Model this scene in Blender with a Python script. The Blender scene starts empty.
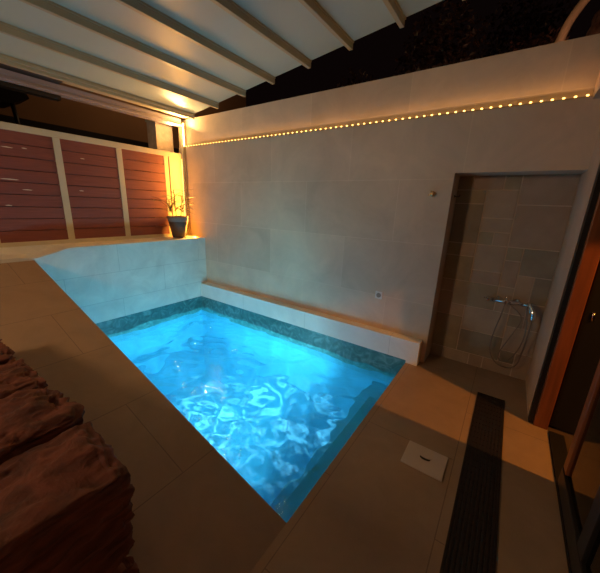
import bpy, bmesh, math, random
from mathutils import Vector, Matrix, noise
S = bpy.context.scene
COL = S.collection
R = random.Random(7)

# ------------------------------------------------------------------ materials
def nmat(name):
    m = bpy.data.materials.new(name); m.use_nodes = True
    nt = m.node_tree
    b = nt.nodes['Principled BSDF']
    return m, nt, b
def L(nt, a, b): nt.links.new(a, b)
def N(nt, t, **k):
    n = nt.nodes.new(t)
    for a, v in k.items():
        if a in n.inputs: n.inputs[a].default_value = v
        else: setattr(n, a, v)
    return n
def mapvec(nt, ax, off=(0, 0), base=(0, 0, 0)):
    """object coordinates laid flat: ax names the two world axes used"""
    tc = N(nt, 'ShaderNodeTexCoord'); sep = N(nt, 'ShaderNodeSeparateXYZ'); com = N(nt, 'ShaderNodeCombineXYZ')
    L(nt, tc.outputs['Object'], sep.inputs[0])
    for i, a in enumerate(ax):
        ad = N(nt, 'ShaderNodeMath', operation='ADD'); ad.inputs[1].default_value = off[i]
        L(nt, sep.outputs[a], ad.inputs[0]); L(nt, ad.outputs[0], com.inputs[i])
    return tc, com
def tile(name, ax, w, h, c1, c2, mortar, off=(0, 0), ms=0.004, rough=.5, mott=.35, offset=.5, bump=.25, nscale=3.0):
    m, nt, b = nmat(name)
    tc, v = mapvec(nt, ax, off)
    br = N(nt, 'ShaderNodeTexBrick'); br.offset = offset; br.squash = 1
    br.inputs['Scale'].default_value = 1; br.inputs['Mortar Size'].default_value = ms
    br.inputs['Brick Width'].default_value = w; br.inputs['Row Height'].default_value = h
    br.inputs['Color1'].default_value = (*c1, 1); br.inputs['Color2'].default_value = (*c2, 1); br.inputs['Mortar'].default_value = (*mortar, 1)
    br.inputs['Mortar Smooth'].default_value = .3
    L(nt, v.outputs[0], br.inputs['Vector'])
    nz = N(nt, 'ShaderNodeTexNoise'); nz.inputs['Scale'].default_value = nscale; nz.inputs['Detail'].default_value = 8; nz.inputs['Roughness'].default_value = .65
    nz.inputs['Distortion'].default_value = .6
    L(nt, tc.outputs['Object'], nz.inputs['Vector'])
    rp = N(nt, 'ShaderNodeMapRange'); rp.inputs[1].default_value = .3; rp.inputs[2].default_value = .7; rp.inputs[3].default_value = 1 - mott; rp.inputs[4].default_value = 1 + mott
    L(nt, nz.outputs['Fac'], rp.inputs[0])
    mx = N(nt, 'ShaderNodeMix', data_type='RGBA', blend_type='MULTIPLY'); mx.inputs[0].default_value = 1
    L(nt, br.outputs['Color'], mx.inputs[6]); L(nt, rp.outputs[0], mx.inputs[7])
    L(nt, mx.outputs[2], b.inputs['Base Color'])
    b.inputs['Roughness'].default_value = rough
    bp = N(nt, 'ShaderNodeBump'); bp.inputs['Strength'].default_value = bump; bp.inputs['Distance'].default_value = .01
    ml = N(nt, 'ShaderNodeMath', operation='MULTIPLY_ADD'); ml.inputs[1].default_value = -1; 
    L(nt, br.outputs['Fac'], ml.inputs[0]); L(nt, nz.outputs['Fac'], ml.inputs[2])
    L(nt, ml.outputs[0], bp.inputs['Height']); L(nt, bp.outputs[0], b.inputs['Normal'])
    return m
def plain(name, c, rough=.5, metal=0, nz=0, scale=20, bump=0, spec=None, stretch=None, c2=None):
    m, nt, b = nmat(name)
    b.inputs['Base Color'].default_value = (*c, 1); b.inputs['Roughness'].default_value = rough; b.inputs['Metallic'].default_value = metal
    if spec is not None: b.inputs['Specular IOR Level'].default_value = spec
    if nz or bump or c2:
        tc = N(nt, 'ShaderNodeTexCoord'); n = N(nt, 'ShaderNodeTexNoise'); n.inputs['Scale'].default_value = scale; n.inputs['Detail'].default_value = 6
        if stretch:
            mp = N(nt, 'ShaderNodeMapping'); mp.inputs['Scale'].default_value = stretch
            L(nt, tc.outputs['Object'], mp.inputs[0]); L(nt, mp.outputs[0], n.inputs['Vector'])
        else: L(nt, tc.outputs['Object'], n.inputs['Vector'])
        cr = N(nt, 'ShaderNodeValToRGB')
        d = c2 or tuple(x * (1 - nz) for x in c)
        cr.color_ramp.elements[0].color = (*d, 1); cr.color_ramp.elements[0].position = .3
        cr.color_ramp.elements[1].color = (*c, 1); cr.color_ramp.elements[1].position = .7
        L(nt, n.outputs['Fac'], cr.inputs[0]); L(nt, cr.outputs[0], b.inputs['Base Color'])
        if bump:
            bp = N(nt, 'ShaderNodeBump'); bp.inputs['Strength'].default_value = bump; bp.inputs['Distance'].default_value = .02
            L(nt, n.outputs['Fac'], bp.inputs['Height']); L(nt, bp.outputs[0], b.inputs['Normal'])
    return m
def glow(name, c, s):
    m = bpy.data.materials.new(name); m.use_nodes = True; nt = m.node_tree
    nt.nodes.remove(nt.nodes['Principled BSDF'])
    e = N(nt, 'ShaderNodeEmission'); e.inputs[0].default_value = (*c, 1); e.inputs[1].default_value = s
    L(nt, e.outputs[0], nt.nodes['Material Output'].inputs[0])
    return m

M = {}
WALL1, WALL2, WJ = (.65, .495, .365), (.57, .43, .315), (.68, .53, .395)
SIDE1, SIDE2, SJ = (.76, .73, .64), (.72, .69, .61), (.60, .57, .50)
M['wall'] = tile('large_wall_tile', 'XZ', 1.10, .60, WALL1, WALL2, WJ, off=(3.19, -.63 + .6 * 4), mott=.12, nscale=2.2, rough=.45)
M['wall_side'] = tile('large_side_tile', 'YZ', 1.20, .36, SIDE1, SIDE2, SJ, off=(-1.14 + 2.4, -.64 + .36 * 4), mott=.14, rough=.45)
M['plinth'] = tile('plinth_tile', 'XZ', 1.10, .60, (.76, .73, .65), (.72, .69, .62), SJ, off=(3.5, .1), mott=.08, rough=.45)
M['deck'] = tile('deck_tile', 'YX', 1.17, .585, (.33, .22, .14), (.32, .213, .137), (.20, .13, .085), off=(-.71 + 2.34, 1.204 + .585 * 4), ms=.003, mott=.10, rough=.55, nscale=5)
M['pool'] = tile('pool_tile', 'XY', .6, .3, (.075, .41, .60), (.068, .385, .57), (.09, .43, .60), mott=.25, ms=.003, rough=.4)
M['pool_side'] = tile('pool_side_tile', 'YZ', .6, .3, (.075, .41, .60), (.068, .385, .57), (.09, .43, .60), mott=.25, ms=.003, rough=.4)
def stone_band(name, ax):
    m, nt, b = nmat(name)
    tc = N(nt, 'ShaderNodeTexCoord')
    w = N(nt, 'ShaderNodeTexNoise'); w.inputs['Scale'].default_value = 7; w.inputs['Detail'].default_value = 9; w.inputs['Distortion'].default_value = 2.2
    L(nt, tc.outputs['Object'], w.inputs['Vector'])
    cr = N(nt, 'ShaderNodeValToRGB'); e = cr.color_ramp.elements
    e[0].position = .32; e[0].color = (.035, .13, .13, 1); e[1].position = .72; e[1].color = (.16, .34, .33, 1)
    k = e.new(.52); k.color = (.06, .20, .20, 1)
    L(nt, w.outputs['Fac'], cr.inputs[0]); L(nt, cr.outputs[0], b.inputs['Base Color'])
    b.inputs['Roughness'].default_value = .35
    return m
M['band'] = stone_band('green_stone_band', 'XZ')
M['step'] = stone_band('green_stone_step', 'XZ')
M['step'] = plain('teal_step_tile', (.10, .46, .54), .4, nz=.2, scale=4)
M['cream'] = plain('cream_paint', (.58, .51, .36), .45, nz=.08, scale=8)
M['beam'] = plain('olive_cream_beam', (.40, .355, .235), .45, nz=.08, scale=8)
M['panel'] = plain('white_roof_panel', (.42, .51, .455), .4, nz=.05, scale=2)
M['slat'] = plain('mauve_brown_boards', (.25, .072, .056), .5, nz=.25, scale=6, bump=.1, stretch=(1, .6, 12))
M['alu'] = plain('grey_aluminium', (.42, .36, .38), .35, .4)
M['black'] = plain('black_metal', (.012, .010, .010), .45)
M['dark'] = plain('dark_brown_metal', (.014, .008, .007), .5)
M['orange_wood'] = plain('orange_varnished_wood', (.28, .078, .024), .4, nz=.35, scale=5, stretch=(8, 8, .5))
M['chrome'] = plain('chrome', (.75, .72, .70), .15, 1)
M['hose'] = plain('dull_metal_hose', (.24, .18, .145), .4, .7)
M['brass'] = plain('polished_brass', (.80, .55, .30), .2, 1)
M['white_plastic'] = plain('white_plastic', (.72, .70, .66), .4)
M['lid'] = plain('pale_cover_plastic', (.56, .45, .37), .5, nz=.06, scale=9)
M['pot'] = plain('dark_terracotta', (.10, .055, .04), .6, nz=.2, scale=12)
M['rim'] = plain('grey_pot_rim', (.20, .15, .13), .6)
M['soil'] = plain('soil', (.03, .018, .01), .9, nz=.5, scale=60, bump=.5)
M['leaf'] = plain('spiky_leaf', (.10, .09, .025), .5, nz=.4, scale=12)
M['stem'] = plain('dry_stem', (.28, .20, .10), .7)
M['rock'] = plain('red_brown_rock', (.19, .052, .034), .9, scale=9, bump=1, stretch=(1, 1, 5), c2=(.055, .018, .012))
M['house'] = plain('ochre_render', (.33, .19, .10), .9, nz=.12, scale=1.5)
M['foliage'] = plain('night_leaves', (.10, .055, .035), .5, nz=.6, scale=14)
M['bark'] = plain('dark_bark', (.09, .06, .045), .9, nz=.4, scale=10, bump=.4)
M['pale_bark'] = plain('pale_smooth_bark', (.70, .47, .30), .8, nz=.2, scale=8)
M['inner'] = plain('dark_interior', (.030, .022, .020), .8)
M['inner_floor'] = plain('interior_floor', (.09, .06, .05), .5)
M['led'] = glow('warm_led', (1.0, .52, .11), 6)
M['led_hot'] = glow('bright_warm_led', (1.0, .62, .20), 16)
M['tape'] = plain('led_tape', (.50, .33, .16), .5)
M['pier'] = plain('pale_plastered_reveal', (.58, .39, .26), .7, nz=.12, scale=5)

def water_mat():
    m = bpy.data.materials.new('clear_pool_water'); m.use_nodes = True; nt = m.node_tree
    nt.nodes.remove(nt.nodes['Principled BSDF'])
    g = N(nt, 'ShaderNodeBsdfGlass'); g.inputs['IOR'].default_value = 1.33; g.inputs['Roughness'].default_value = 0
    g.inputs['Color'].default_value = (.56, .96, 1, 1)
    t = N(nt, 'ShaderNodeBsdfTransparent'); t.inputs[0].default_value = (.75, .97, 1, 1)
    x = N(nt, 'ShaderNodeMixShader'); x.inputs[0].default_value = .27
    L(nt, g.outputs[0], x.inputs[1]); L(nt, t.outputs[0], x.inputs[2]); L(nt, x.outputs[0], nt.nodes['Material Output'].inputs[0])
    return m
M['water'] = water_mat()
def pane_mat():
    m = bpy.data.materials.new('dark_window_glass'); m.use_nodes = True; nt = m.node_tree
    nt.nodes.remove(nt.nodes['Principled BSDF'])
    t = N(nt, 'ShaderNodeBsdfTransparent'); t.inputs[0].default_value = (.55, .55, .55, 1)
    g = N(nt, 'ShaderNodeBsdfGlossy'); g.inputs['Roughness'].default_value = .02
    f = N(nt, 'ShaderNodeFresnel'); f.inputs[0].default_value = 1.6
    x = N(nt, 'ShaderNodeMixShader'); L(nt, f.outputs[0], x.inputs[0]); L(nt, t.outputs[0], x.inputs[1]); L(nt, g.outputs[0], x.inputs[2])
    L(nt, x.outputs[0], nt.nodes['Material Output'].inputs[0])
    return m
M['pane'] = pane_mat()

# ------------------------------------------------------------------ mesh helpers
def box(bm, x0, x1, y0, y1, z0, z1, bev=0):
    vs = [bm.verts.new((x, y, z)) for x in (x0, x1) for y in (y0, y1) for z in (z0, z1)]
    fs = [bm.faces.new([vs[i] for i in f]) for f in ((0, 1, 3, 2), (4, 6, 7, 5), (0, 4, 5, 1), (2, 3, 7, 6), (0, 2, 6, 4), (1, 5, 7, 3))]
    if bev:
        es = list({e for f in fs for e in f.edges})
        bmesh.ops.bevel(bm, geom=es, offset=bev, segments=2, profile=.5, affect='EDGES')
    return vs
def prism(bm, pts, axis, a, b):
    """extrude a closed outline along one world axis; pts are in the two other axes"""
    def P(p, t):
        if axis == 'x': return (t, p[0], p[1])
        if axis == 'y': return (p[0], t, p[1])
        return (p[0], p[1], t)
    va = [bm.verts.new(P(p, a)) for p in pts]; vb = [bm.verts.new(P(p, b)) for p in pts]
    bm.faces.new(va); bm.faces.new(vb[::-1])
    for i in range(len(pts)):
        j = (i + 1) % len(pts); bm.faces.new((va[i], vb[i], vb[j], va[j]))
def ring_frame(d):
    d = d.normalized(); u = d.cross(Vector((0, 0, 1)))
    if u.length < 1e-4: u = Vector((1, 0, 0))
    u.normalize(); return u, d.cross(u)
def tube(bm, pts, r, seg=10, cap=True):
    pts = [Vector(p) for p in pts]; rr = r if isinstance(r, (list, tuple)) else [r] * len(pts); rings = []
    u, v = ring_frame(pts[1] - pts[0])
    for i, p in enumerate(pts):
        d = (pts[min(i + 1, len(pts) - 1)] - pts[max(i - 1, 0)]).normalized()
        u = (u - d * u.dot(d)).normalized(); v = d.cross(u)
        rings.append([bm.verts.new(p + (u * math.cos(t) + v * math.sin(t)) * rr[i]) for t in [2 * math.pi * k / seg for k in range(seg)]])
    for a, b in zip(rings, rings[1:]):
        for k in range(seg):
            bm.faces.new((a[k], a[(k + 1) % seg], b[(k + 1) % seg], b[k])).smooth = True
    if cap: bm.faces.new(rings[0][::-1]); bm.faces.new(rings[-1])
def lathe(bm, prof, c=(0, 0, 0), seg=32, axis='z'):
    rings = []
    for r, h in prof:
        ring = []
        for k in range(seg):
            t = 2 * math.pi * k / seg; x, y = r * math.cos(t), r * math.sin(t)
            p = (x, y, h) if axis == 'z' else ((x, h, y) if axis == 'y' else (h, x, y))
            ring.append(bm.verts.new(Vector(c) + Vector(p)))
        rings.append(ring)
    for a, b in zip(rings, rings[1:]):
        for k in range(seg): bm.faces.new((a[k], a[(k + 1) % seg], b[(k + 1) % seg], b[k])).smooth = True
    bm.faces.new(rings[0]); bm.faces.new(rings[-1])
def spline(pts, n=8):
    pts = [Vector(p) for p in pts]; q = [pts[0] * 2 - pts[1]] + pts + [pts[-1] * 2 - pts[-2]]; out = []
    for i in range(1, len(q) - 2):
        for k in range(n):
            t = k / n; a, b, c, d = q[i - 1:i + 3]
            out.append(.5 * (2 * b + (c - a) * t + (2 * a - 5 * b + 4 * c - d) * t * t + (3 * b - a - 3 * c + d) * t ** 3))
    return out + [pts[-1]]
def BM(): return bmesh.new()
def obj(name, bm, mat, parent=None, loc=None, flip=True):
    if flip: bmesh.ops.recalc_face_normals(bm, faces=bm.faces)
    o0 = Vector(parent.matrix_world.translation) if parent else Vector((0, 0, 0))
    if parent: o0 = Vector(parent['_w'])
    if loc is not None: o0 = Vector(loc)
    me = bpy.data.meshes.new(name)
    for v in bm.verts: v.co -= o0
    bm.to_mesh(me); bm.free()
    me.materials.append(M[mat] if isinstance(mat, str) else mat)
    o = bpy.data.objects.new(name, me); COL.objects.link(o)
    if parent: o.parent = parent; o['_w'] = tuple(o0)
    else: o.location = o0; o['_w'] = tuple(o0)
    return o
def bx(name, mat, parent, *a, **k):
    b = BM(); box(b, *a, **k); return obj(name, b, mat, parent)
def tag(o, label, cat, group=None, kind=None):
    o['label'] = label; o['category'] = cat
    if group: o['group'] = group
    if kind: o['kind'] = kind
    return o
def thing(name, label, cat, loc, group=None):
    o = bpy.data.objects.new(name, None); COL.objects.link(o); o.location = loc; o['_w'] = tuple(loc); o.empty_display_size = .1
    return tag(o, label, cat, group)
def struct(name, bm, mat, label=None, cat=None, loc=(0, 0, 0)):
    o = obj(name, bm, mat, loc=loc); o['kind'] = 'structure'
    if label: o['label'] = label; o['category'] = cat
    return o

# ------------------------------------------------------------------ layout (metres; x along the long wall, y towards it)
XL, XR, YN, YB = -4.03, -.66, .92, 2.957      # pool: left wall, right edge, near edge, plinth face
YW, ZLED, ZTOP = 3.08, 2.36, 2.755
WATER, DEEP = -.17, -1.45
SL = .264                                     # slope of the near deck

# ---- floor
b = BM(); box(b, XR, .49, -2.2, YB + .02, -.06, 0); box(b, -.548, .372, YB + .02, 3.42, -.06, 0)
struct('floor', b, 'deck', 'flat brown tiled deck between the pool and the glass door', 'floor')
b = BM()
zt = SL * (XR - XL)
prism(b, [(XR, -.06), (XR, 0), (XL, zt), (XL, zt - .06)], 'y', -2.2, YN)
struct('floor_ramp', b, 'deck', 'sloping brown tiled deck rising along the near side of the pool', 'floor')
b = BM(); box(b, .49, 3.6, -2.2, 3.4, -.08, -.005)
struct('floor_interior', b, 'inner_floor', 'dark floor of the room behind the glass door', 'floor')

# ---- walls
b = BM()
box(b, XL - .55, -.505, YW, YW + .2, -.02, ZLED); box(b, -.505, .372, YW, YW + .2, 1.88, ZLED)
box(b, XL - .55, .372, YW + .03, YW + .2, ZLED, ZTOP)
box(b, .372, 1.2, YW + .03, YW + .2, ZLED, ZTOP)
struct('wall_back', b, 'wall', 'tall beige tiled wall along the far side of the pool', 'wall')
b = BM(); prism(b, [(-2.2, .03), (-2.2, .925), (.80, .925), (.93, .905), (1.05, .935), (1.24, .99), (YW, .99), (YW, .03)], 'x', XL - .385, XL); box(b, XL - .47, XL - .385, -2.2, YW, .03, .99)
struct('wall_left', b, 'wall_side', 'low pale tiled wall with a ledge at the left end of the pool', 'wall')

# shower recess
NY = 3.36
b = BM(); box(b, -.60, -.505, YW + .2, NY + .1, 0, 1.98); box(b, -.505, .42, YW + .2, NY + .1, 1.88, 1.98)
struct('wall_recess_side', b, 'wall', 'reveal of the shower recess', 'wall')
tm = [plain('recess_stone_rose', (.40, .28, .20), .6, nz=.2, scale=7), plain('recess_stone_olive', (.365, .285, .185), .6, nz=.25, scale=7),
      plain('recess_stone_tan', (.43, .315, .225), .6, nz=.18, scale=7), plain('recess_stone_grey', (.31, .25, .18), .6, nz=.3, scale=7)]
grout = plain('pale_grout', (.60, .47, .35), .8)
def stone_wall(b, x0, x1, z0, z1, y, u, seed):
    r = random.Random(seed); nx, nz = round((x1 - x0) / u), round((z1 - z0) / u); used = set()
    box(b, x0, x1, y, y + .1, z0, z1)
    base = len(b.faces)
    for j in range(nz):
        for i in range(nx):
            if (i, j) in used: continue
            opts = [(2, 2), (2, 2), (2, 3), (3, 2), (2, 1), (1, 2), (1, 1), (3, 3)]; r.shuffle(opts); opts.append((1, 1))
            for w, h in opts:
                cells = [(i + a, j + c) for a in range(w) for c in range(h)]
                if all(p not in used and p[0] < nx and p[1] < nz for p in cells):
                    used.update(cells); break
            g = .0045; mi = 1 + r.choice((0, 0, 1, 1, 2, 2, 3))
            n0 = len(b.faces)
            box(b, x0 + i * u + g, x0 + (i + w) * u - g, y - .006, y, z0 + j * u + g, z0 + (j + h) * u - g)
            b.faces.ensure_lookup_table()
            for f in b.faces[n0:]: f.material_index = mi
b = BM(); stone_wall(b, -.505, .372, 0, 1.88, NY, .1253, 5)
o = struct('wall_recess', b, grout, 'back wall of the shower recess in mixed brown stone tiles with pale grout', 'wall')
for m in tm: o.data.materials.append(m)

# pier beside the door and the beam over it
b = BM(); box(b, .372, .56, 2.72, 3.46, 0, 2.34)
struct('wall_right', b, 'pier', 'pale plastered pier between shower recess and door', 'wall')
b = BM(); box(b, .292, .60, .2, YW + .03, 2.345, 2.60)
struct('trim_1', b, 'pier', 'beam over the glass door', 'beam')

# ---- pool basin
b = BM()
box(b, XL - .12, XR + .12, YN - .12, YW, DEEP - .12, DEEP)
t = thing('pool_basin', 'sunken rectangular pool basin lined with blue green tiles', 'pool', (XL, YN, DEEP))
t['kind'] = 'structure'
obj('basin_floor', b, 'pool', t)
b = BM(); box(b, XL - .12, XL, YN, YB, DEEP, -.30); obj('side_wall', b, 'pool_side', t)
b = BM(); box(b, XL - .12, XR + .1, YB, YB + .12, DEEP, -.30); obj('side_wall', b, 'pool', t)
b = BM(); prism(b, [(XL, DEEP), (XR, DEEP), (XR, -.06), (XL, zt - .06)], 'y', YN - .12, YN); obj('side_wall', b, 'pool', t)
b = BM(); box(b, XR, XR + .12, YN - .1, YB, DEEP, -.06); obj('side_wall', b, 'pool_side', t)
b = BM(); box(b, XR - .34, XR, YN, YB, DEEP, -.55, bev=.01); obj('step', b, 'step', t)['label'] = 'dark green stone step along the right end'
b = BM(); box(b, XL - .10, XL, YN, YB, -.30, .03); o = obj('tile_band', b, 'band', t); o['label'] = 'mottled green stone band under the left wall'
b = BM(); box(b, XL, XR, YB, YB + .10, -.30, .03); o = obj('tile_band', b, 'band', t); o['label'] = 'mottled green stone band under the plinth'

# water
W = BM()
nx, ny = 260, 160
rr = random.Random(3); waves = []
for k in range(26):
    lam = rr.choice((.16, .2, .26, .34, .45, .6, .8)); a = rr.uniform(0, 2 * math.pi)
    waves.append((2 * math.pi / lam * math.cos(a), 2 * math.pi / lam * math.sin(a), rr.uniform(0, 6.28), .0120 * lam * rr.uniform(.5, 1.0)))
def wz(x, y):
    s = sum(A * math.sin(kx * x + ky * y + p) for kx, ky, p, A in waves)
    s += .006 * noise.noise(Vector((x * 3.1, y * 3.1, 1.7))) + .0022 * noise.noise(Vector((x * 9, y * 9, 4.2)))
    return s
g = [[W.verts.new((XL + (XR - XL) * i / nx, YN + (YB - YN) * j / ny, WATER + wz(XL + (XR - XL) * i / nx, YN + (YB - YN) * j / ny))) for j in range(ny + 1)] for i in range(nx + 1)]
for i in range(nx):
    for j in range(ny):
        W.faces.new((g[i][j], g[i + 1][j], g[i + 1][j + 1], g[i][j + 1])).smooth = True
water = obj('pool_water', W, 'water', flip=False)
tag(water, 'rippling glowing turquoise water filling the pool', 'water', kind='stuff')

# plinth
b = BM(); prism(b, [(XL, .03), (XR, .03), (XR, 0), (-.548, 0), (-.548, .25), (XL, .25)], 'y', YB, YW - .001)
tag(obj('tiled_bench', b, 'plinth', loc=(-2.3, 3.02, 0)), 'long low tiled plinth running along the foot of the far wall', 'bench')

# ---- fence on the left ledge
XF = -4.48
t = thing('board_fence', 'fence of mauve brown boards in cream frame on the left ledge', 'fence', (XF, 1.5, .99))
PY = [-1.45, -.02, 1.415, 2.075, 2.80]
posts = [-1.0, .02, .74, 1.42, 2.10, 2.77]
bx('rail', 'cream', t, XF - .03, XF + .03, -1.6, 3.03, 2.19, 2.26, bev=.004)['label'] = 'cream top rail'
bx('rail', 'cream', t, XF - .03, XF + .03, -1.6, 3.03, .985, 1.035, bev=.004)['label'] = 'cream bottom rail'
for p in posts: bx('post', 'cream', t, XF - .03, XF + .018, p - .035, p + .035, 1.03, 2.20, bev=.004)
bx('post', 'cream', t, XF - .03, XF + .03, 2.812, 3.025, 1.03, 2.20, bev=.004)['label'] = 'broad cream end post'
for a, c in zip(posts, posts[1:]):
    b = BM(); n = 9; h = (2.195 - 1.03) / n
    for k in range(n):
        box(b, XF - .012, XF + .012 + .002 * (k % 2), a + .03, c - .03, 1.03 + k * h + .003, 1.03 + (k + 1) * h - .003, bev=.003)
    obj('board_panel', b, 'slat', t)
gleam = plain('pale_gleam_paint', (.75, .62, .48), .6)  # pale colour painting the light that gleams through gaps between boards
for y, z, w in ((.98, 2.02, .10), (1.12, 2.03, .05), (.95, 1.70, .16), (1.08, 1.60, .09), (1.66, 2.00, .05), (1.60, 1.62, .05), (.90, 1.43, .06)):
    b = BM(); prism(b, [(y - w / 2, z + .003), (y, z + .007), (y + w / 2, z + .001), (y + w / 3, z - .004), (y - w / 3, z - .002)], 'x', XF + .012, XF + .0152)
    obj('painted_gleam', b, gleam, t)['label'] = 'pale light gleam painted on the boards'

# corner post and column behind the fence
t = thing('corner_post', 'slim cream corner post between the fence and far wall', 'post', (-4.478, 3.057, .99))
bx('post_body', 'cream', t, -4.50, -4.445, 3.036, 3.078, .99, 2.70, bev=.004)
for z in (1.3, 1.9, 2.5):
    b = BM(); tube(b, [(-4.445, 3.058, z), (-4.440, 3.058, z)], .007, 8); obj('screw', b, 'chrome', t)
t = thing('white_column', 'square whitewashed column rising behind the fence under the roof', 'column', (-4.78, 2.95, 0))
bx('shaft', plain('rough_whitewash', (.62, .50, .42), .9, nz=.25, scale=14, bump=.4), t, -4.9, -4.66, 2.76, 3.035, 0, 2.70)
bx('capital', 'cream', t, -4.92, -4.64, 2.75, 3.06, 2.70, 2.74)

# ---- roof
ZR = lambda x: 2.925 + .128 * (x + 3.1)       # underside of panels
t = thing('pergola_roof', 'sloping terrace roof of pale panels on cream beams', 'roof', (-1.9, 1.0, 2.75))
bxs = [-4.16, -3.62, -3.10, -2.62, -2.115, -1.625, -1.13, -.64, -.15, .34]
for x in bxs:
    z = ZR(x)
    b = BM(); box(b, x - .02, x + .02, -2.2, YW, z - .065, z + .005, bev=.004); box(b, x - .03, x + .03, -2.2, YW - .005, z - .012, z + .003)
    obj('beam', b, 'beam', t)
for a, c in zip(bxs, bxs[1:]):
    b = BM(); prism(b, [(a, ZR(a)), (c, ZR(c)), (c, ZR(c) + .03), (a, ZR(a) + .03)], 'y', -2.2, YW - .01)
    obj('roof_panel', b, 'panel', t)
t = thing('roof_gutter', 'grey aluminium rail along the low edge of the terrace roof', 'gutter', (-4.42, 1.0, 2.6))
b = BM()
prism(b, [(-4.50, 2.64), (-4.42, 2.64), (-4.42, 2.655), (-4.405, 2.655), (-4.405, 2.675), (-4.42, 2.675), (-4.42, 2.70), (-4.41, 2.70), (-4.41, 2.745), (-4.50, 2.745)], 'y', -2.2, 3.03)
obj('rail_profile', b, 'alu', t)
bx('shade_box', 'black', t, -4.50, -4.30, -2.2, 1.52, 2.752, 2.775)
bx('shade_box', 'black', t, -4.53, -4.43, -2.2, 1.52, 2.595, 2.638)
bx('fascia', 'beam', t, -4.36, -4.12, -2.2, 3.06, 2.755, 2.775)

# ---- lights strips
t = thing('light_strip', 'long dotted warm light strip running across the far wall', 'light strip', (-2.0, YW, ZLED))
bx('tape', 'tape', t, -4.40, .288, YW - .006, YW + .028, ZLED, ZLED + .006)
x = .262
led_mesh = None
while x > -4.40:
    if led_mesh is None:
        b = BM(); lathe(b, [(.0012, -.0085), (.0045, -.007), (.0055, 0), (.0045, .007), (.0012, .0085)], (x, YW - .004, ZLED + .012), 10, 'x')
        o = obj('led', b, 'led', t); led_mesh = o; x0 = x
    else:
        o = led_mesh.copy(); COL.objects.link(o); o.location.x = x - x0
    x -= .0645
t = thing('corner_light_strip', 'bright warm light strip running up the corner beside the fence', 'light strip', (-4.43, 3.05, 1.0))
bx('tape', 'tape', t, -4.405, -4.397, 3.052, 3.075, 1.0, 2.70)
bx('lit_lens', 'led_hot', t, -4.400, -4.385, 3.040, 3.052, 2.37, 2.69)['label'] = 'glowing upper length'
bx('lit_lens', 'led', t, -4.468, -4.458, 3.030, 3.035, 1.04, 2.18)['label'] = 'glowing lower length behind the pot'
bx('lit_lens', 'led_hot', t, -4.40, -4.39, 2.80, 3.03, 2.648, 2.654)['label'] = 'glowing length along the rail'

# ---- potted plant
px, py = -4.27, 2.775
t = thing('potted_plant', 'small spiky plant in a dark tapered pot on the ledge corner', 'plant', (px, py, .99))
b = BM(); lathe(b, [(.085, .992), (.092, .995), (.138, 1.22), (.142, 1.25), (.128, 1.25), (.125, 1.23)], (px, py, 0), 28); obj('pot', b, 'pot', t)
b = BM(); lathe(b, [(.139, 1.235), (.148, 1.24), (.152, 1.30), (.150, 1.318), (.136, 1.318), (.132, 1.27)], (px, py, 0), 28); obj('rim', b, 'rim', t)
b = BM(); lathe(b, [(.12, 1.24), (.13, 1.285), (.06, 1.295), (.005, 1.297)], (px, py, 0), 24); obj('soil', b, 'soil', t)
rp = random.Random(11)
for s, (dx, dy, h) in enumerate(((0, -.02, .42), (.03, .03, .34), (-.03, -.05, .27))):
    top = Vector((px + dx * 2, py + dy * 2, 1.29 + h))
    b = BM(); tube(b, spline([(px + dx, py + dy, 1.28), (px + dx * 1.3, py + dy * 1.6, 1.29 + h * .5), top], 5), .006, 8); obj('stem', b, 'stem', t)
    for k in range(18):
        a = rp.uniform(0, 6.28); z0 = top.z - rp.uniform(0, h * .75); ln = rp.uniform(.18, .34); up = rp.uniform(.1, 1.0)
        p0 = Vector((px + dx * 1.7, py + dy * 1.7, z0)); d = Vector((math.cos(a), math.sin(a), 0))
        side = Vector((-d.y, d.x, 0)); b = BM(); rows = []
        for q in range(7):
            u = q / 6; c = p0 + d * ln * u * .9 + Vector((0, 0, ln * (up * u - .45 * u * u)))
            c.x = max(c.x, -4.44); c.y = min(c.y, 3.06)
            w = .0095 * (1 - u) ** .6 + .0006
            rows.append([b.verts.new(c - side * w), b.verts.new(c + Vector((0, 0, -.003))), b.verts.new(c + side * w)])
        for r1, r2 in zip(rows, rows[1:]):
            for m in (0, 1): b.faces.new((r1[m], r1[m + 1], r2[m + 1], r2[m])).smooth = True
        obj('leaf', b, 'leaf', t)

# ---- small fittings on the wall
t = thing('wall_socket', 'square white socket low on the far wall above the plinth', 'socket', (-1.065, YW, .632))
bx('plate', 'white_plastic', t, -1.105, -1.025, YW - .010, YW, .590, .674, bev=.004)
b = BM(); lathe(b, [(.026, -.013), (.026, -.010), (.020, -.010), (.020, -.004)], (-1.065, YW, .632), 20, 'y'); obj('insert', b, plain('grey_socket_insert', (.25, .24, .22), .5), t)
t = thing('brass_wall_tap', 'small brass valve on the far wall left of the shower recess', 'tap', (-.662, YW, 1.70))
b = BM(); lathe(b, [(.024, 0), (.024, -.006), (.012, -.008), (.012, -.035), (.017, -.037), (.017, -.05), (.01, -.052)], (-.662, YW, 1.70), 18, 'y'); obj('body', b, 'brass', t)
b = BM(); tube(b, [(-.692, YW - .045, 1.688), (-.632, YW - .045, 1.712)], .006, 8); tube(b, [(-.674, YW - .045, 1.728), (-.650, YW - .045, 1.672)], .006, 8)
obj('cross_handle', b, 'brass', t)
t = thing('recess_hook', 'tiny dark hook on the left reveal of the shower recess', 'hook', (-.505, 3.27, 1.69))
b = BM(); lathe(b, [(.012, 0), (.012, .005), (.006, .006)], (-.505, 3.25, 1.69), 12, 'x'); obj('rose', b, 'dark', t)
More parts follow.
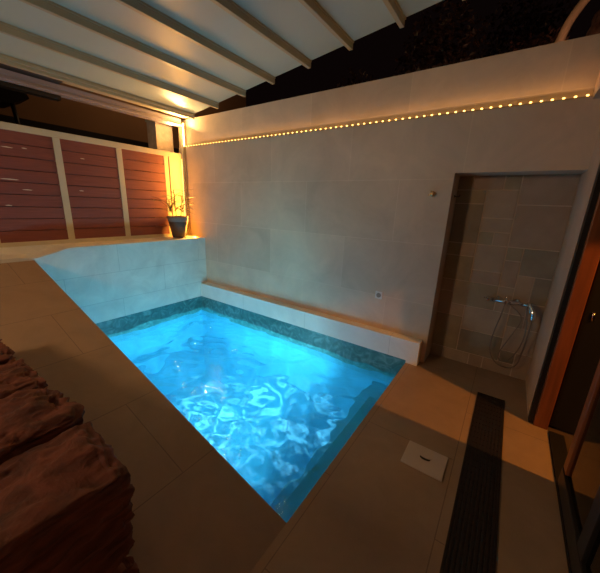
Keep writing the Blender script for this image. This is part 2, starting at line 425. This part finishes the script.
b = BM(); tube(b, spline([(-.50, 3.25, 1.69), (-.48, 3.25, 1.685), (-.462, 3.25, 1.69), (-.458, 3.25, 1.705)], 4), .004, 8); obj('arm', b, 'dark', t)

# shower mixer
fy = NY - .055
t = thing('shower_mixer', 'chrome shower mixer with hanging hose in the recess', 'shower', (.09, NY, .75))
b = BM(); tube(b, [(-.035, fy, .752), (.215, fy, .752)], .018, 14); obj('mixer_bar', b, 'chrome', t)
for x in (.02, .16):
    b = BM(); lathe(b, [(.03, NY - .006), (.03, NY - .010), (.014, NY - .012), (.014, fy)], (x, 0, .752), 16, 'y'); obj('wall_flange', b, 'chrome', t)
b = BM(); tube(b, [(-.082, fy, .752), (-.074, fy, .752), (-.040, fy, .752)], [.021, .024, .022], 14); tube(b, [(-.07, fy, .755), (-.098, fy - .07, .775)], [.007, .005], 8); obj('handle', b, 'chrome', t)
b = BM(); lathe(b, [(.016, fy - .015), (.022, fy - .03), (.022, fy - .05), (.012, fy - .055)], (.075, 0, .758), 14, 'y'); tube(b, [(.075, fy - .04, .76), (.075, fy - .05, .815)], [.008, .006], 8); obj('handle', b, 'chrome', t)
b = BM(); tube(b, spline([(.205, fy, .752), (.24, fy - .02, .755), (.265, fy - .05, .735), (.275, fy - .06, .69)], 5), [.015] * 15 + [.014], 12); obj('spout', b, 'chrome', t)
b = BM(); tube(b, spline([(.235, fy - .01, .765), (.25, fy - .05, .775), (.29, fy - .08, .70), (.292, fy - .085, .64)], 5), [.013] * 8 + [.016, .019, .02, .02, .02, .019, .018, .016], 12); obj('hand_shower', b, 'chrome', t)
b = BM(); tube(b, spline([(.075, fy, .735), (.06, fy - .02, .60), (.035, fy - .02, .42), (.035, fy - .02, .25), (.10, fy - .03, .14), (.19, fy - .03, .115), (.265, fy - .03, .17), (.285, fy - .04, .33), (.29, fy - .07, .50), (.292, fy - .085, .645)], 8), .0055, 8); obj('hose', b, 'hose', t)
b = BM(); tube(b, spline([(.11, fy, .735), (.22, fy - .01, .62), (.17, fy - .015, .42), (.115, fy - .02, .25), (.13, fy - .02, .17), (.20, fy - .03, .20), (.262, fy - .02, .36), (.27, fy - .03, .55), (.24, fy - .02, .735)], 8), .0045, 8); obj('hose', b, 'hose', t)

# ---- floor fittings
t = thing('floor_drain', 'long dark slotted drain grate sunk in the deck', 'drain', (.115, 1.4, 0))
b = BM(); box(b, .014, .024, -1.2, 2.84, 0, .006); box(b, .208, .218, -1.2, 2.84, 0, .006); box(b, .014, .218, 2.83, 2.84, 0, .006); box(b, .014, .218, -1.2, -1.19, 0, .006)
obj('frame', b, 'dark', t)
b = BM()
for k in range(9):
    x = .030 + k * .0205; box(b, x, x + .0125, -1.19, 2.83, .0005, .005, bev=.001)
y = 2.80
while y > -1.2: box(b, .024, .208, y, y + .008, .0003, .003); y -= .06
obj('grille', b, 'dark', t)
bx('channel', 'black', t, .024, .208, -1.19, 2.83, -.0002, .0004)
t = thing('skimmer_cover', 'pale square cover plate with finger slot set in deck', 'cover', (-.19, 1.76, 0))
b = BM(); box(b, -.313, -.068, 1.655, 1.872, .0005, .008, bev=.003); obj('plate', b, 'lid', t)
b = BM(); prism(b, [(-.190 + .032 * math.cos(a), 1.77 + .016 * math.sin(a)) for a in [2 * math.pi * k / 20 for k in range(20)]], 'z', .0075, .0095); obj('finger_slot', b, 'dark', t)
b = BM(); prism(b, [(-.190 + .036 * math.cos(a), 1.782 + .012 * math.sin(a)) for a in [2 * math.pi * k / 20 for k in range(20)]], 'z', .0075, .012); obj('lip', b, 'lid', t)

# ---- stones of the rough wall at lower left
def stone(name, x0, x1, y0, y1, z0, z1, seed, label, amp=.03):
    bm = BM(); bmesh.ops.create_cube(bm, size=2)
    bmesh.ops.bevel(bm, geom=list(bm.edges), offset=.10, segments=1, affect='EDGES')
    for c in (5, 5): bmesh.ops.subdivide_edges(bm, edges=bm.edges, cuts=c, use_grid_fill=True)
    c = Vector(((x0 + x1) / 2, (y0 + y1) / 2, (z0 + z1) / 2)); h = Vector(((x1 - x0) / 2, (y1 - y0) / 2, (z1 - z0) / 2)); sv = Vector((seed * 3.7, seed * 1.3, seed * 5.1))
    for v in bm.verts:
        p = Vector((v.co.x * h.x, v.co.y * h.y, v.co.z * h.z)); q = v.co
        n = Vector((q.x ** 9, q.y ** 9, q.z ** 9)).normalized()
        d = amp * noise.noise(p * 4 + sv) + amp * .5 * noise.noise(p * 11 + sv) + amp * .4 * noise.noise(p * 27 + sv) + amp * .25 * noise.noise(Vector((p.x * 30, p.y * 60, p.z * 60)) + sv)
        # bedding layers tilted a little: ragged ledges on the sides, shallow steps on the top
        lay = (p.z * 13 + p.x * 2.2 + 1.1 * noise.noise(p * 2.5 + sv)); k = abs(lay - round(lay)) * 2
        st = amp * .9 * max(0, 1 - k * 2.2) if abs(n.z) < .6 else amp * .9 * max(0, noise.noise(Vector((p.x * 5 + p.y * 3, p.y * 12 - p.x * 4, 2.0)) + sv))
        v.co = p + n * (d - st) + c
    for f in bm.faces: f.smooth = True
    o = obj(name, bm, 'rock', loc=(c.x, c.y, z0)); tag(o, label, 'stone', 'stones of the rough wall at lower left')
stone('rock', -1.24, -.865, -.60, .335, .325, .705, 1, 'reddish end stone of the rough wall nearest the pool corner', .03)
stone('rock', -1.22, -.87, -.60, .335, .10, .305, 2, 'dark lower stone under the end of the rough wall', .025)
stone('rock', -1.64, -1.265, -.60, .345, .27, .715, 3, 'layered rough stone second from the end of the rough wall', .04)
stone('rock', -2.06, -1.665, -.55, .335, .38, .71, 4, 'dark red rough stone third from the end of the rough wall', .04)
stone('rock', -2.62, -2.085, -.55, .325, .50, .705, 5, 'rough red stone farthest from the end, at the left edge of the picture', .04)

# ---- door
t = bpy.data.objects.new('door_1', None); COL.objects.link(t); t.location = (.49, 2.2, 0); t['_w'] = (.49, 2.2, 0); t['kind'] = 'structure'
t['label'] = 'glazed folding door in orange wood and black metal'; t['category'] = 'door'
bx('seal', 'black', t, .374, .402, 2.645, 2.718, 0, 2.34)
bx('jamb', 'orange_wood', t, .402, .488, 2.62, 2.718, 0, 2.34, bev=.005)['label'] = 'orange wooden jamb'
bx('threshold', 'black', t, .494, .58, .2, 2.60, 0, .014)
o = bx('open_leaf', 'black', t, .502, 1.02, 2.672, 2.712, .016, 2.30, bev=.004); o['label'] = 'black leaf folded open into the room'
b = BM(); tube(b, [(.549, 2.668, .875), (.549, 2.668, .935)], .006, 8); box(b, .538, .560, 2.668, 2.672, .875, .935); h = obj('hinge', b, 'chrome', o)
bx('stile', 'orange_wood', t, .500, .540, 2.00, 2.075, .13, 2.30, bev=.004)['label'] = 'orange wooden stile'
bx('stile', 'black', t, .498, .545, 1.47, 1.565, .016, 2.30, bev=.004)
bx('stile', 'black', t, .498, .545, .70, .78, .016, 2.30, bev=.004)
bx('rail', 'black', t, .496, .545, .70, 2.075, .016, .125, bev=.004)
bx('rail', 'black', t, .496, .545, .70, 2.075, 2.24, 2.32, bev=.004)
bx('pane', 'pane', t, .514, .522, 1.565, 2.00, .125, 2.24)
bx('pane', 'pane', t, .514, .522, .78, 1.47, .125, 2.24)
b = BM()
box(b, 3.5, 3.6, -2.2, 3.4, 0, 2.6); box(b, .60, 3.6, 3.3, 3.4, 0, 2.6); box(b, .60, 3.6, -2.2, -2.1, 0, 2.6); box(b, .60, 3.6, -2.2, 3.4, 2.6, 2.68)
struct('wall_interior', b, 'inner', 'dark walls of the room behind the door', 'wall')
b = BM(); box(b, .50, .60, -2.2, .70, 0, 2.6); struct('wall_house', b, 'pier', 'house wall in front of the door', 'wall')

# ---- beyond the fence and the wall
t = thing('neighbour_house', 'dim ochre house wall beyond the fence', 'house', (-9.2, 3, 0))
bx('wall', 'house', t, -9.4, -9.0, -4, 9, .5, 6.5)
bx('plinth', 'black', t, -9.02, -8.6, -4, 9, -.3, 3.05)
t = thing('dark_canopy', 'black canopy on a thin post beyond the fence at left', 'canopy', (-8.2, 1.9, 2.7))
b = BM(); prism(b, [(.6, 2.98), (1.95, 3.16), (2.20, 3.30), (2.16, 3.39), (.6, 3.37)], 'x', -8.55, -7.9); obj('canopy_top', b, 'black', t)
b = BM(); tube(b, [(-8.0, 2.02, 2.4), (-8.0, 1.96, 3.16)], .035, 10); obj('post', b, 'black', t)
b = BM(); box(b, -14, -4.7, -6, 14, -.62, -.6); box(b, -4.7, 8, 3.6, 14, -.62, -.6); struct('ground', b, plain('night_ground', (.05, .035, .025), .9), 'dark ground outside', 'ground')

def tree(x, y, h, r, seed, label, nleaf, sx=1.0):
    rt = random.Random(seed)
    t = thing('garden_tree', label, 'tree', (x, y, -.6), 'dark trees behind the far wall')
    b = BM(); tube(b, spline([(x, y, -.6), (x + .08, y, h * .4), (x - .04, y + .05, h)], 6), [.07 - .0035 * i for i in range(13)], 10)
    for k in range(7):
        a = rt.uniform(0, 6.28); z = h * rt.uniform(.5, .95)
        tube(b, spline([(x, y, z), (x + .35 * math.cos(a) * r, y + .35 * math.sin(a) * r, z + .2), (x + .8 * math.cos(a) * r, y + .8 * math.sin(a) * r, z + .5)], 4), [.025 - .0022 * i for i in range(9)], 6)
    obj('trunk', b, 'bark', t)
    b = BM()
    for k in range(nleaf):
        d = Vector((rt.gauss(0, 1), rt.gauss(0, 1), rt.gauss(0, 1))).normalized() * (rt.random() ** .4)
        c = Vector((x + d.x * r * sx, y + d.y * r * .8, h + d.z * r * 1.25)); ln = rt.uniform(.05, .10); w = ln * .32
        u = Vector((rt.gauss(0, 1), rt.gauss(0, 1), rt.gauss(-.4, .7))).normalized(); s = u.cross(Vector((rt.gauss(0, 1), rt.gauss(0, 1), rt.gauss(0, 1)))).normalized(); n = u.cross(s)
        P = [c, c + u * ln * .5 + s * w + n * .006, c + u * ln, c + u * ln * .5 - s * w + n * .006, c + u * ln * .5 - n * .004]
        v = [b.verts.new(p) for p in P]
        b.faces.new((v[0], v[1], v[4])); b.faces.new((v[1], v[2], v[4])); b.faces.new((v[2], v[3], v[4])); b.faces.new((v[3], v[0], v[4]))
    obj('foliage', b, 'foliage', t, flip=False)
tree(-1.25, 4.9, 3.5, .55, 1, 'dark leafy tree behind the far wall, just right of the roof edge', 1500)
tree(-.42, 6.4, 4.2, .6, 2, 'dark leafy tree behind the far wall, between roof and pale trunk', 1300)
tree(-2.6, 5.2, 3.1, .55, 4, 'dark leafy tree behind the far wall, under the roof beams', 900)
# clipped shrub and pale trunk at the upper right
t = thing('clipped_shrub', 'dim reddish brown shrub behind the far wall at upper right', 'shrub', (-.15, 5.0, -.6))
b = BM(); rt = random.Random(9)
for k in range(2600):
    c = Vector((rt.uniform(-.42, .12), rt.uniform(4.8, 5.2), rt.uniform(2.4, 3.55 + .03 * rt.random()))); u = Vector((rt.gauss(0, 1), rt.gauss(0, 1), rt.gauss(0, 1))).normalized(); s = u.orthogonal().normalized()
    v = [b.verts.new(p) for p in (c - u * .03, c + s * .014, c + u * .03, c - s * .014)]; b.faces.new(v)
obj('foliage', b, plain('rust_leaves', (.16, .07, .045), .6, nz=.4, scale=20), t, flip=False)
b = BM(); tube(b, [(-.15, 5.0, -.6), (-.15, 5.0, 2.6)], .04, 8); obj('stem', b, 'bark', t)
t = thing('pale_trunk', 'pale curved trunk leaning right above the far wall', 'tree', (.0, 4.1, -.6))
b = BM(); tube(b, spline([(.0, 4.15, -.6), (-.02, 4.15, 1.5), (.02, 4.15, 2.9), (.055, 4.15, 3.20), (.12, 4.15, 3.38), (.235, 4.15, 3.52), (.50, 4.15, 3.66)], 8), .036, 12); obj('trunk', b, 'pale_bark', t)
t = thing('rough_trunk', 'rough dim brown trunk at the top right corner behind the wall', 'tree', (.60, 4.75, -.6))
b = BM(); tube(b, spline([(.60, 4.75, -.6), (.54, 4.75, 2.0), (.42, 4.75, 3.26), (.48, 4.75, 3.6), (.68, 4.75, 3.92)], 8), [.15 + .012 * math.sin(i * 1.9) for i in range(33)], 16); obj('trunk', b, plain('rough_bark', (.22, .12, .085), .9, scale=18, bump=1, c2=(.06, .03, .02)), t)

# ------------------------------------------------------------------ lights
def light(name, kind, loc, power, color, **k):
    d = bpy.data.lights.new(name, kind); d.energy = power; d.color = color
    for a, v in k.items(): setattr(d, a, v)
    o = bpy.data.objects.new(name, d); COL.objects.link(o); o.location = loc; return o
def aim(o, d): o.rotation_euler = Vector(d).to_track_quat('-Z', 'Y').to_euler()
COOL = (.36, .84, 1.0)
# lamp in the riser of the pool step, facing the far end
PL = light('pool_lamp', 'AREA', (XR - .37, 1.95, -.72), 38, COOL, shape='DISK', size=.22); PL.data.spread = math.radians(130); aim(PL, (-1, .05, .22))
# the same kind of lamp in the near wall
PG = light('pool_lamp_near', 'AREA', (-2.6, YN + .03, -.70), 24, COOL, shape='DISK', size=.22); PG.data.spread = math.radians(130); aim(PG, (-.1, 1, .32))
# wall strip: shines up the wall and out
ls = light('strip_light', 'AREA', (-2.05, YW - .012, ZLED + .03), 3, (1, .50, .17), shape='RECTANGLE', size=4.65, size_y=.012); aim(ls, (0, -.55, 1))
# corner strips
lc = light('corner_light_low', 'AREA', (-4.25, 3.055, 1.60), 28, (1, .40, .05), shape='RECTANGLE', size=.02, size_y=1.3); aim(lc, (0, -1, 0))
lt = light('corner_light_high', 'AREA', (-4.36, 2.95, 2.60), 14, (1, .55, .18), shape='RECTANGLE', size=.25, size_y=.02); aim(lt, (.35, -.3, 1))
lr = light('corner_light_rail', 'AREA', (-4.40, 2.90, 2.63), 1.6, (1, .52, .15), shape='RECTANGLE', size=.2, size_y=.02); aim(lr, (-1, -.1, -.25))
# lamp in the room, shining out of the open door
sp = light('room_lamp', 'SPOT', (1.94, 2.04, 2.15), 140, (1, .36, .05), spot_size=math.radians(50), spot_blend=.2, shadow_soft_size=.02); aim(sp, (-1.7, .42, -2.0))
fl = light('terrace_fill', 'SPOT', (-2.8, -1.9, 2.25), 112, (1, .62, .32), spot_size=math.radians(150), spot_blend=.4, shadow_soft_size=.28); aim(fl, (.5, 1, -.25))  # added fill out of view, warms walls and deck
gob = light('caustic_veil_spot', 'SPOT', (-2.2, 1.85, -.24), 480, (1, .68, .70), spot_size=math.radians(150), spot_blend=.6, shadow_soft_size=.01)  # added spot without fixture, its noise imitates ripple caustics on the pool floor
gob.data.use_nodes = True; nt = gob.data.node_tree; em = nt.nodes['Emission']
tc = N(nt, 'ShaderNodeTexCoord')
n1 = N(nt, 'ShaderNodeTexNoise'); n1.inputs['Scale'].default_value = 8; n1.inputs['Detail'].default_value = 9; n1.inputs['Roughness'].default_value = .62; n1.inputs['Distortion'].default_value = 1.2
n2 = N(nt, 'ShaderNodeTexNoise'); n2.inputs['Scale'].default_value = 1.6; n2.inputs['Detail'].default_value = 2
L(nt, tc.outputs['Normal'], n1.inputs['Vector']); L(nt, tc.outputs['Normal'], n2.inputs['Vector'])
r1 = N(nt, 'ShaderNodeMapRange'); r1.inputs[1].default_value = .50; r1.inputs[2].default_value = .72
r2 = N(nt, 'ShaderNodeMapRange'); r2.inputs[1].default_value = .42; r2.inputs[2].default_value = .62
L(nt, n1.outputs['Fac'], r1.inputs[0]); L(nt, n2.outputs['Fac'], r2.inputs[0])
mm = N(nt, 'ShaderNodeMath', operation='MULTIPLY'); L(nt, r1.outputs[0], mm.inputs[0]); L(nt, r2.outputs[0], mm.inputs[1])
L(nt, mm.outputs[0], em.inputs['Strength'])
nb = light('neighbour_fill', 'POINT', (-6.8, 5.0, 5.2), 50, (1, .55, .25), shadow_soft_size=.1)  # added unseen light to lift the house wall beyond the fence
gd = light('garden_fill', 'POINT', (.2, 3.55, 2.2), 9, (1, .55, .35), shadow_soft_size=.05)  # added light hidden behind the far wall, brightens trunks and leaves
try:
    water.cycles.is_caustics_caster = True
    for o in COL.objects:
        if o.name.startswith(('wall_back', 'wall_left', 'tiled_bench', 'board_panel')): o.cycles.is_caustics_receiver = True
    PL.data.cycles.is_caustics_light = True; PG.data.cycles.is_caustics_light = True
except Exception as e: print('caustics', e)

w = bpy.data.worlds.new('night'); S.world = w; w.use_nodes = True
w.node_tree.nodes['Background'].inputs[0].default_value = (.0022, .0010, .0009, 1); w.node_tree.nodes['Background'].inputs[1].default_value = 1

# ------------------------------------------------------------------ camera
cd = bpy.data.cameras.new('camera'); cam = bpy.data.objects.new('camera', cd); COL.objects.link(cam); S.camera = cam
yaw, pit, rol, F = -.604170258, -.266339729, .0396377829, 296.912
f = Vector((math.sin(yaw) * math.cos(pit), math.cos(yaw) * math.cos(pit), math.sin(pit)))
r = Vector((math.cos(yaw), -math.sin(yaw), 0)); u = r.cross(f)
r2 = r * math.cos(rol) + u * math.sin(rol); u2 = r2.cross(f)
m = Matrix((r2, u2, -f)).transposed().to_4x4(); m.translation = (0, 0, 1.55); cam.matrix_world = m
cd.sensor_width = 36; cd.lens = F / 600 * 36; cd.clip_start = .02
S.view_settings.view_transform = 'Standard'; S.view_settings.look = 'None'; S.view_settings.gamma = 1; S.view_settings.exposure = .18; S.view_settings.use_curve_mapping = False
S.cycles.use_denoising = True
S.cycles.max_bounces = 12; S.cycles.diffuse_bounces = 5; S.cycles.transmission_bounces = 8; S.cycles.caustics_refractive = True; S.cycles.caustics_reflective = True
S.cycles.sample_clamp_indirect = 6
for o in list(COL.objects):
    if '_w' in o: del o['_w']
